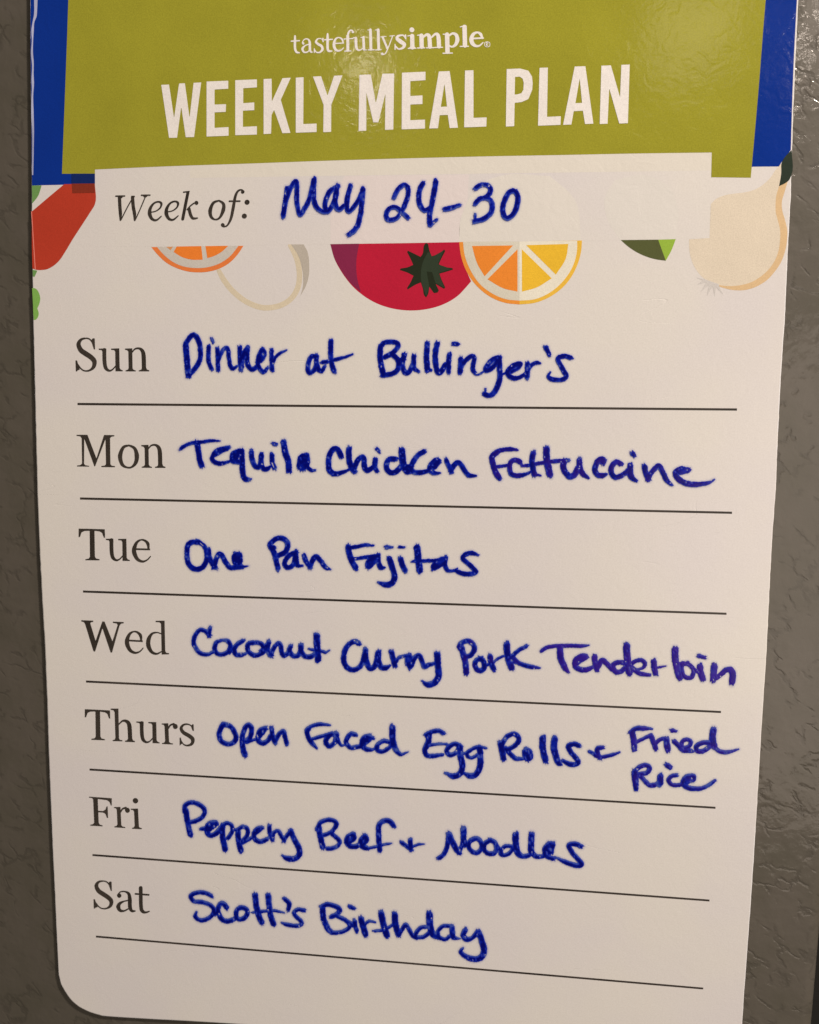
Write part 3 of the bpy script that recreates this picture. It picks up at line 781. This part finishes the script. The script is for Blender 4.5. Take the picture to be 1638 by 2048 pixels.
# ------------------------------------------------------------------ handwriting
# (word, origin, side of the painted edge sheen, violet, strokes in the zoomed row's own units)
HW = [
 ('May', (550, 330), 3, 0, ['58|150,280 128,430 100,608', '56|130,430 185,290 245,198 264,250 262,400 275,520 305,598 350,530 410,420 470,185', '58|470,180 465,300 468,420 500,510 555,555 600,565',
   '58|745,260 660,320 612,420 602,500 625,562 680,505 728,400 746,262', '58|748,260 735,340 724,430 738,510 770,536 825,495', '56|908,255 875,370 862,490 888,560 960,490 1030,370 1055,300', '60|1056,295 1046,420 1030,580 1000,710 950,790 893,832']),
 ('24', (550, 330), 3, 0, ['56|1432,385 1480,292 1550,240 1594,272 1600,350 1572,450 1520,560 1460,640 1372,664 1336,622 1348,560 1400,512 1460,515 1520,570 1585,625',
   '60|1777,230 1742,290 1727,400 1745,490 1795,545 1860,520', '62|1930,205 1910,330 1880,480 1858,600 1860,700', '40|1868,722 1930,665']),
 ('dash', (790, 330), 3, 0, ['58|605,532 680,515 772,485,44']),
 ('30', (790, 330), 3, 0, ['58|978,275 1040,240 1110,245 1148,290 1130,352 1080,395 1020,410 970,458', '60|1085,392 1150,430 1168,510 1140,590 1060,650 962,675', '34|960,670 962,612', '60|1430,312 1370,330 1320,420 1294,520 1310,610 1350,640 1410,602 1460,510 1478,400 1455,335 1425,310']),
 ('Dinner', (350, 650), -1, 0, ['68|132,240 145,400 155,520 165,598', '58|135,215 200,128 250,130 290,200 308,300 305,400 270,480 215,555 168,605', '50|408,265 403,400 420,480 437,515', '20|430,155 440,180 458,218', '12|450,152 470,205',
   '50|512,292 515,420 518,528', '48|520,440 560,330 610,272 640,300 650,400 665,480 695,525 745,495,30', '54|780,280 782,400 792,530', '60|800,500 812,380 865,285', '56|872,285 865,400 880,480 920,530 968,512',
   '50|1060,300 1078,350 1045,415 1005,440', '54|1045,300 1005,380 1000,480 1035,545 1070,560 1108,520,34', '60|1030,340 1015,420', '-15|1056,344 1062,354', '52|1160,312 1160,420 1167,530', '38|1168,480 1200,400 1260,340 1338,302,20']),
 ('at', (590, 650), -1, 0, ['56|250,378 200,378 165,450 157,530 178,575 225,545 255,480 258,385', '56|258,380 265,470 290,535 322,550 352,505,40', '60|434,200 430,320 440,450 468,548', '46|338,446 420,432 500,410 600,385,34 692,350,22']),
 ("Bullinger's", (740, 650), 0, 0, ['66|128,270 122,380 140,500 160,585', '58|125,275 170,215 250,203 320,215 338,252 310,300 260,345 180,385', '60|270,350 320,400 350,460 330,540 260,585 160,603', '60|412,365 395,440 397,520 432,575 480,550 518,470', '56|530,380 525,450 532,520 575,550,34', '44|350,420 400,410', '-9|548,527 549,529', '-8|552,549 553,551',
   '64|690,230 680,380 690,530', '48|695,545 722,542,34', '64|805,230 785,350 790,450 810,560 850,562 900,490', '56|955,358 945,450 945,560', '46|885,520 945,440', '52|1018,226 1043,228', '-13|1021,228 1023,232',
   '62|1092,412 1090,480 1085,560', '54|1092,510 1150,425 1220,375 1252,400 1240,480 1238,540 1275,588,40 1312,588,26 1365,558,22', '-18|1280,580 1320,575,8', '58|1545,392 1480,412 1412,480 1385,540 1420,542 1490,490 1545,405', '64|1552,398 1555,500 1560,620 1530,740 1480,820 1430,845 1385,833', '26|1385,830 1388,785',
   '40|1595,590,20 1650,560 1700,490 1760,462 1815,465 1780,520 1700,560', '58|1790,475 1710,500 1652,560 1670,612 1730,640 1800,628,46 1860,590,40', '60|1892,475 1890,540 1885,618', '-12|1860,575 1862,585', '46|1900,540 1940,480 2000,452 2045,460,22', '58|2115,275 2148,345,48', '-14|2148,348 2149,354',
   '56|2405,392 2340,375 2270,388 2260,425 2290,490 2330,560 2357,605 2330,645 2260,660 2180,650 2140,618,40 2150,585,26']),
 ('Tequila', (350, 850), 0, 0, ['42|75,280 140,238 220,215 320,203 450,188,34 545,191,12', '68|270,220 285,330 300,420 322,478', '54|635,272 600,280 520,300 470,350 448,400 480,445 540,462 620,447,40 670,430,32', '56|625,282 560,310 490,350', '100|735,350 712,395', '60|790,312 705,340 692,430 760,442', '64|802,312 810,420 812,540 830,630 862,652', '32|860,656 912,648,22',
   '58|920,328 930,420 970,500 1020,490 1040,365', '56|1040,362 1038,450 1062,520 1110,525 1150,498,30 1185,492,25', '58|1166,368 1170,440 1192,508', '-20|1168,455 1188,505,14', '48|1193,228 1199,230', '-14|1194,228 1196,230', '72|1306,212 1325,330 1362,440 1370,535',
   '138|1540,412 1530,480', '48|1592,372 1600,440 1592,500 1640,545,40 1672,545,24', '-9|1660,544 1662,545']),
 ('Chicken', (500, 850), 0, 0, ['64|1092,368 1060,300 1010,287 960,350 946,450 955,540 1010,583 1090,573,50 1182,540,26', '68|1190,290 1190,400 1215,500 1250,548', '60|1250,530 1290,430 1340,385 1370,410 1375,500 1410,543 1470,512', '60|1505,425 1500,500 1525,550,48', '44|1530,292 1533,294', '-13|1534,302 1536,306', '24|1545,318 1560,338,14',
   '64|1732,408 1672,415 1640,470 1645,530 1690,570 1750,562 1812,500', '80|1824,310 1835,420 1850,500 1890,555', '60|2082,322 2020,362 1960,440 1935,510 1962,560 2040,570 2140,550,46', '52|1865,490 1930,500', '96|2240,446 2212,482', '58|2262,430 2230,422 2170,480 2160,540 2205,575 2285,576,16',
   '54|2358,425 2380,480 2415,550', '58|2415,548 2450,482 2490,452 2530,470 2572,540 2625,600 2715,608,20']),
 ('Fettuccine', (960, 850), 0, 0.2, ['66|200,332 148,380 155,460 190,570 225,628', '48|155,365 200,320 280,297 380,290 452,300,18', '38|200,500 270,492 345,480', '58|480,442 440,422 390,430 358,480 365,560 400,600 470,605 550,590,40 612,560,28', '66|642,340 625,420 635,520 652,588', '44|655,592 715,602,24', '78|800,298 800,400 818,500 838,588', '44|515,490,26 600,480 700,460 850,440 960,430 1050,425,40',
   '70|1012,440 1000,500 1030,570 1080,618 1140,590 1172,530', '66|1195,425 1195,500 1230,580 1272,612,44 1305,638,22', '64|1480,445 1460,408 1410,440 1380,530 1405,590 1460,608 1522,588,22', '66|1482,430 1470,435', '60|1680,462 1640,442 1585,490 1575,560 1610,620 1670,620 1740,580 1780,540', '70|1805,495 1800,560 1815,620 1862,663,40', '58|1835,348 1846,362,48',
   '66|1976,505 1985,560 2020,640', '58|2020,640 2060,570 2120,500 2160,500 2200,580 2240,660 2290,708,36', '-14|2046,580 2050,582', '-13|2291,694 2293,700', '64|2480,540 2420,527 2350,560 2360,620 2440,688 2550,712 2670,705,50 2750,690,38 2812,655,16', '80|2482,542 2395,560', '-18|2770,660 2776,664']),
 ('One', (350, 1050), 0, 0, ['60|270,208 210,205 160,240 145,340 160,450 220,520 290,528 350,490 385,400 380,310 340,240,44 280,200', '-14|308,218 338,246', '60|405,310 410,370 440,450 487,508', '58|470,500 500,400 530,347 570,370 612,450 662,508 720,505', '-10|648,466 650,472', '130|748,385 750,425', '52|660,505 720,512 790,505', '32|790,510 830,500 882,490,10']),
 ('Pan', (350, 1050), 0, 0, ['60|1180,272 1142,240 1190,180 1260,155 1330,180 1355,240 1330,320 1230,370', '62|1152,262 1182,310 1210,400 1237,515', '56|1450,332 1382,355 1330,420 1320,480 1365,510 1430,460 1448,342', '58|1455,330 1460,420 1472,485,46 1522,490,26', '56|1552,368 1572,430 1620,498', '58|1625,495 1650,430 1695,377 1750,430 1800,500 1848,525,28', '-16|1826,508 1832,514', '-11|1765,467 1773,468']),
 ('Fajitas', (700, 1050), 0, 0, ['70|-18,268 -8,340 25,430 66,508', '44|-10,272 80,260 180,240 268,246,24', '42|30,410 130,395 240,380 300,370', '108|300,402 240,458 228,488,80', '58|340,372 342,440 372,510 425,508,18', '68|475,408 500,480 530,580 533,650 490,708 420,714 358,692,26', '56|448,266 486,268,38', '64|610,412 630,480 660,538', '34|602,265 655,265,22', '78|806,272 820,400 838,538', '44|738,442,16 790,432 900,430 1030,425 1120,410',
   '108|1112,432 1050,470 1015,502,86', '54|1150,402 1140,470 1170,540 1232,552,28', '56|1522,352,26 1460,336 1390,352 1355,400 1420,462 1480,520 1510,560 1470,585 1390,585 1320,570 1268,545,34', '16|1240,558 1290,520']),
 ('Coconut', (370, 1230), -3, 0, ['46|300,165 292,235', '50|290,235 240,187 180,180 120,250 108,330 140,410 200,463 280,470,42 345,438,34', '52|440,308,34 380,330 358,400 390,460 460,470 522,430 545,360 510,310 450,300,34', '54|690,310 630,352 592,410 610,468 660,480 725,465,32', '44|540,440 610,365', '56|810,332 760,350 762,430 830,480 900,470 952,420 920,350 860,330 800,332,34',
   '60|1008,330 990,400 1008,450 1032,478', '46|920,420 985,350', '54|1035,470 1070,390 1120,338 1150,370 1160,440 1188,488 1240,455', '56|1266,380 1255,430 1300,490 1360,480 1395,400', '58|1392,372 1395,430 1440,490 1500,500 1560,470', '76|1582,248 1590,400 1600,530', '36|1500,412,26 1560,417 1640,432 1690,445 1735,422,14']),
 ('Curry', (580, 1240), -2, 0, ['60|822,275 780,255 710,290 660,370 645,480 680,560 760,598 840,560 882,480 905,362', '66|906,362 910,450 940,550 980,578 1030,530 1055,420', '64|1066,392 1060,470 1090,558 1150,572 1190,550,28', '62|1220,390 1240,470 1257,535', '38|1265,520 1300,460 1350,435 1410,430', '104|1430,462 1432,510', '56|1435,430 1438,562', '58|1460,540 1500,450 1550,422 1582,480 1612,558 1660,538 1740,520,30',
   '34|1690,528 1742,510', '74|1768,412 1775,530 1785,660 1740,748 1660,773 1602,745,30']),
 ('Pork', (820, 1250), -2, 0.08, ['58|620,300 592,250 640,202 700,190 760,230 775,290 730,360 670,380', '70|622,275 650,380 670,470 676,565', '58|850,402 800,422 780,480 810,535 860,545 895,500 882,430 840,402', '32|900,490 945,470', '66|962,378 975,450 1002,518', '34|1010,440 1060,400 1122,370,24', '78|1162,238 1170,350 1198,450 1217,502', '46|1390,257 1310,300 1240,360 1220,400', '52|1240,390 1300,450 1380,482 1460,500 1562,515,20', '66|1195,400 1255,430']),
 ('Tender', (1030, 1260), -2, 0.55, ['44|332,238 400,205 520,190 650,186 780,190 888,182,16', '74|540,215 550,330 588,430 628,488,40', '62|850,312 800,312 730,360 723,430 780,470 850,475 920,450,44', '54|850,330 790,365 740,400', '64|956,328 965,400 982,458', '60|1000,435 1042,362 1100,400 1160,460 1210,500,50', '56|1310,392 1240,387 1178,420 1200,490 1260,500 1322,452', '80|1341,190 1345,300 1358,420 1372,505', '56|1370,430 1430,470 1500,520 1605,540,36', '46|1400,402 1450,372 1520,360 1560,400 1540,450,32 1485,472,26',
   '-12|1395,405 1400,412', '-9|1375,440 1392,500', '-12|1426,460 1440,470', '64|1666,378 1670,440 1685,515', '22|1710,450 1760,440 1812,430,10']),
 ('loin', (1220, 1260), -2, 0.65, ['78|782,238 785,350 808,470 832,555', '46|860,402 900,400 960,422 1000,480 985,560 930,573 880,540 862,460 872,410', '70|1080,438 1085,500 1112,575', '34|940,395 1010,462 1075,525', '-8|925,402 950,415', '-8|975,432 995,440', '-9|1000,470 1015,500', '48|1078,312 1132,326,36', '74|1250,440 1245,520 1240,585', '54|1250,590 1320,540 1390,480,62 1450,476,70 1472,540,78 1465,622,70']),
 ('Open', (410, 1410), -3, 0, ['58|212,238 175,330 190,420 260,465 330,455 375,400 350,310 300,250 240,232', '58|480,590,68 455,500,64 450,380 480,280 520,237 560,280 550,370 500,430', '34|510,442 560,425 620,405', '58|720,282 670,300 640,360 640,420 690,455 750,430 790,370', '66|700,312 650,370', '56|802,285 810,360 840,440', '52|850,430 890,350 940,312 960,370 982,455']),
 ('Faced', (600, 1420), -3, 0, ['56|105,222 85,260 110,340 150,400 185,438,38', '46|90,225 150,190 250,168 362,180,18', '42|140,350 220,325 300,300 380,280', '56|430,292 360,302 310,370 330,418 370,428 420,380 430,292', '52|440,285 450,350 492,418,30 532,418,20', '54|658,290 610,285 560,350 560,400 610,448 690,440 760,430', '84|835,330 785,378', '56|862,330 800,312 750,360 750,430 810,472 880,470,34 920,450,34',
   '50|1070,380 1000,370 930,420 930,480 990,498 1060,460 1100,420', '72|1110,210 1110,320 1130,430 1180,508,56 1220,530,40 1302,500,12']),
 ('Egg', (820, 1430), -3, 0, ['56|395,212 340,187 250,205 200,232', '68|230,232 222,320 190,390', '56|200,370 180,420 200,478 280,490 382,475,36', '34|240,360 320,347 432,347,26', '54|600,372 540,345 470,380 440,430 480,478 550,450 592,390', '70|600,388 610,500 630,610 600,700 520,733 440,700,28', '42|902,392,28 830,380 760,400 690,450 700,500 750,508 830,462', '70|840,402 845,500 840,620 790,710 720,728 660,700,28', '32|640,462 690,450']),
 ('Rolls', (820, 1430), -2, 0, ['70|1088,345 1110,430 1122,515', '56|1112,340 1160,262 1240,225 1300,260 1300,320 1240,380 1170,412', '54|1150,400 1210,470 1270,518 1340,525,34', '124|1408,452 1418,492', '-7|1420,420 1430,450', '-7|1448,470 1456,510', '-7|1385,500 1395,530', '76|1595,278 1595,400 1625,535', '76|1735,288 1730,400 1770,548 1802,588,42', '60|2020,362 1960,347 1905,370 1930,440 1980,500 2020,560 1980,590 1910,585 1842,550,38']),
 ('ampersand', (1000, 1430), -2, 0.1, ['56|1090,445,36 1150,480 1200,500', '56|1222,388,46 1172,402 1172,460 1202,508,50', '44|1200,510 1280,490 1350,475 1432,445,20']),
 ('Fried', (1220, 1430), -3, 0.35, ['68|270,205 285,300 292,395', '58|255,202 310,160 400,157 482,160,26', '40|320,322 400,282 480,245', '58|495,255 520,320 545,388', '44|550,340 600,292 660,278', '68|680,295 682,340 692,405', '52|752,185 780,190,38', '54|775,318 830,370 880,422 960,425 1002,435,22', '46|860,370 870,312 930,292 972,320 950,370 900,392', '54|1200,332 1120,330 1040,370 1050,430 1120,430 1190,382', '76|1242,180 1230,280 1250,375', '50|1250,378 1310,430 1400,445 1540,410,16', '-9|1276,392 1286,402', '-8|1440,436 1455,434', '-8|1478,430 1490,427', '-8|1515,419 1522,417']),
 ('Rice', (1220, 1430), -3, 0.12, ['76|296,690 305,780 315,875,60', '54|310,662 370,612 440,602 475,640 440,690 370,706', '54|360,722 420,790 480,840 560,830 600,790', '72|605,738 602,815', '60|690,602 710,616', '-7|722,610 726,622', '48|790,722 740,732 702,780 740,830 820,840 880,820', '60|1000,770 1000,732 930,737 880,790 900,850 980,880 1080,880,50 1170,850,44 1240,800,44', '76|962,762 920,800', '-9|335,845 345,862']),
 ('Peppery', (350, 1580), -3, 0, ['64|132,245 150,360 170,460 187,528', '52|115,242 120,190 170,152 240,150 320,190 360,250 330,320 260,365 190,385', '44|332,462 380,450', '60|490,392 430,392 390,440 390,510 430,543 500,515 550,460', '76|472,412 412,460', '66|570,435 575,560 605,705', '48|560,440 620,395 680,420 690,490 640,570', '64|758,485 765,600 792,718', '50|770,462 820,437 870,470 870,540 800,620', '40|800,640 870,600 940,560', '38|700,470 760,480',
   '56|1040,452 990,462 950,520 960,580 1020,618 1100,590', '70|1022,462 962,510', '52|1135,435 1140,510 1167,588', '46|1170,580 1190,510 1240,490 1280,550 1310,600', '48|1310,600 1350,540 1395,490', '64|1395,502 1440,600 1492,700 1490,780 1430,823 1350,820 1302,790,26']),
 ('Beef', (590, 1600), -3, 0, ['66|290,335 305,430 335,555', '50|275,332 310,265 390,237 460,242 500,285 460,360 400,400 340,420', '50|440,400 500,450 540,500 510,550 450,575 392,580', '60|690,412 640,440 620,500 660,550 720,555 770,540', '54|708,420 712,460 660,500', '58|832,435 792,480 800,550 860,573', '56|842,432 862,470 820,530', '-9|822,482 824,486', '60|1180,300 1140,252 1070,247 1010,300 1005,420 1020,595', '34|900,575 960,560 1060,535 1160,517,18']),
 ('plus', (590, 1600), -3, 0, ['48|1290,512 1340,550 1390,588', '56|1385,485 1390,580', '32|1410,560 1480,532 1552,525,12']),
 ('Noodles', (780, 1610), -3, 0, ['54|595,630 650,582 690,490 706,350', '68|712,350 750,440 800,530 830,558', '52|832,555 872,460 885,400', '70|883,285 885,400 905,470', '54|1020,402 960,430 945,490 980,550 1040,570 1095,530 1100,460 1060,405 1020,400', '46|905,450 950,500', '56|1190,428 1140,460 1130,530 1180,578 1250,575 1280,520 1260,450 1210,422', '46|1270,460 1310,520 1345,590', '46|1450,492 1390,492 1340,530 1325,580 1370,600 1430,578 1480,520',
   '74|1510,358 1510,450 1530,560 1590,613,60 1670,600,50', '70|1700,358 1695,460 1700,560 1760,613,56 1840,612,48', '104|1910,490 1900,540', '56|1920,462 1862,510 1870,600 1952,640', '50|1960,472 1940,560', '58|2285,490 2230,465 2160,470 2150,500 2190,570 2250,640 2298,700 2270,725 2180,710 2080,670,48 2000,630,28', '-9|1925,520 1935,530', '-8|1880,560 1888,570']),
 ("Scott's", (360, 1760), -3, 0, ['50|375,187 320,157 230,145 150,170 133,210 180,255 280,265 370,300 410,360 380,430 300,475 230,475 185,430,48 200,380,22', '58|560,325 530,287 490,282 460,340 475,420 520,478 590,490 660,460', '50|430,400 462,345', '54|740,330 690,352 675,420 700,465 760,460 810,410 800,350 740,327', '68|905,188 920,320 950,430 982,500', '68|1063,198 1075,320 1095,440 1122,520', '38|880,385,28 1000,372 1130,365 1252,390,18', '58|1265,228,46 1312,280 1302,348,50', '48|1480,360 1420,350 1370,390 1400,440 1462,500 1440,540 1360,545 1280,530 1220,510,22']),
 ('Birthday', (600, 1780), -3, 0, ['66|275,222 285,340 330,450 362,490', '56|272,190 330,170 410,187 480,230 440,290 382,315', '48|450,312 530,350 590,400 590,450 500,500 392,510', '-8|340,460 345,470', '-8|355,480 365,490', '54|656,375 665,430 682,478', '56|600,392 640,420', '52|610,202 640,215,44', '70|737,345 760,430 788,525', '38|780,410 830,372 905,385,18', '72|976,278 995,380 1025,480 1042,535', '36|905,490 980,480 1060,450 1120,410', '72|1141,298 1145,400 1182,525', '50|1190,530 1240,450 1275,412 1310,470 1350,540 1395,570',
   '48|1530,440 1450,450 1390,520 1400,560 1480,560 1550,510', '78|1556,290 1560,420 1590,518 1630,548', '46|1790,430 1720,430 1660,490 1670,560 1740,588 1790,560', '64|1826,448 1830,520 1842,568,56 1902,580,26', '66|1980,488 1960,540 2000,588 2070,570,50 2130,502,56', '72|2146,508 2180,600 2210,720 2180,800 2100,828 2000,800,60 1930,740,50 1958,692,22']),
]
LABELS = {'dash': 'handwritten dash', 'ampersand': 'handwritten ampersand', 'plus': 'handwritten plus sign', '24': 'handwritten number 24', '30': 'handwritten number 30'}
for i, (word, o, sgn, vio, strokes) in enumerate(HW):
    sh = [parse(s, o[0], o[1], 6.0) for s in strokes]
    xs, ys, Fd = field(sh, 0.8, 7, ink=True, seed=i + 11)
    Fd += 0.45
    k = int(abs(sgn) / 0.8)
    thin_sheen = Fd.copy()  # edge reflection painted into the ink colour by shifting the distance field
    if sgn > 0: thin_sheen[:-k, :] = np.minimum(Fd[:-k], Fd[k:, :])
    if sgn < 0: thin_sheen[k:, :] = np.minimum(Fd[k:], Fd[:-k, :])
    rs_ = np.random.RandomState(i)
    vio_f = np.clip(vio + smooth_noise(Fd.shape, 16, rs_) * 0.25 * (vio > 0), 0, 1)
    me = contour_mesh('handwritten_word', xs, ys, Fd, -5.0, 8 * LAYER, dict(depth=Fd, thin_sheen=thin_sheen, violet=vio_f),
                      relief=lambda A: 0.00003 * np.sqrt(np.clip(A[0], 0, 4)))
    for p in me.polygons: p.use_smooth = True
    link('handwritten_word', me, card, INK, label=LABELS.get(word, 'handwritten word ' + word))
print('faces', sum(len(o.data.polygons) for o in sc.objects if o.type == 'MESH'))
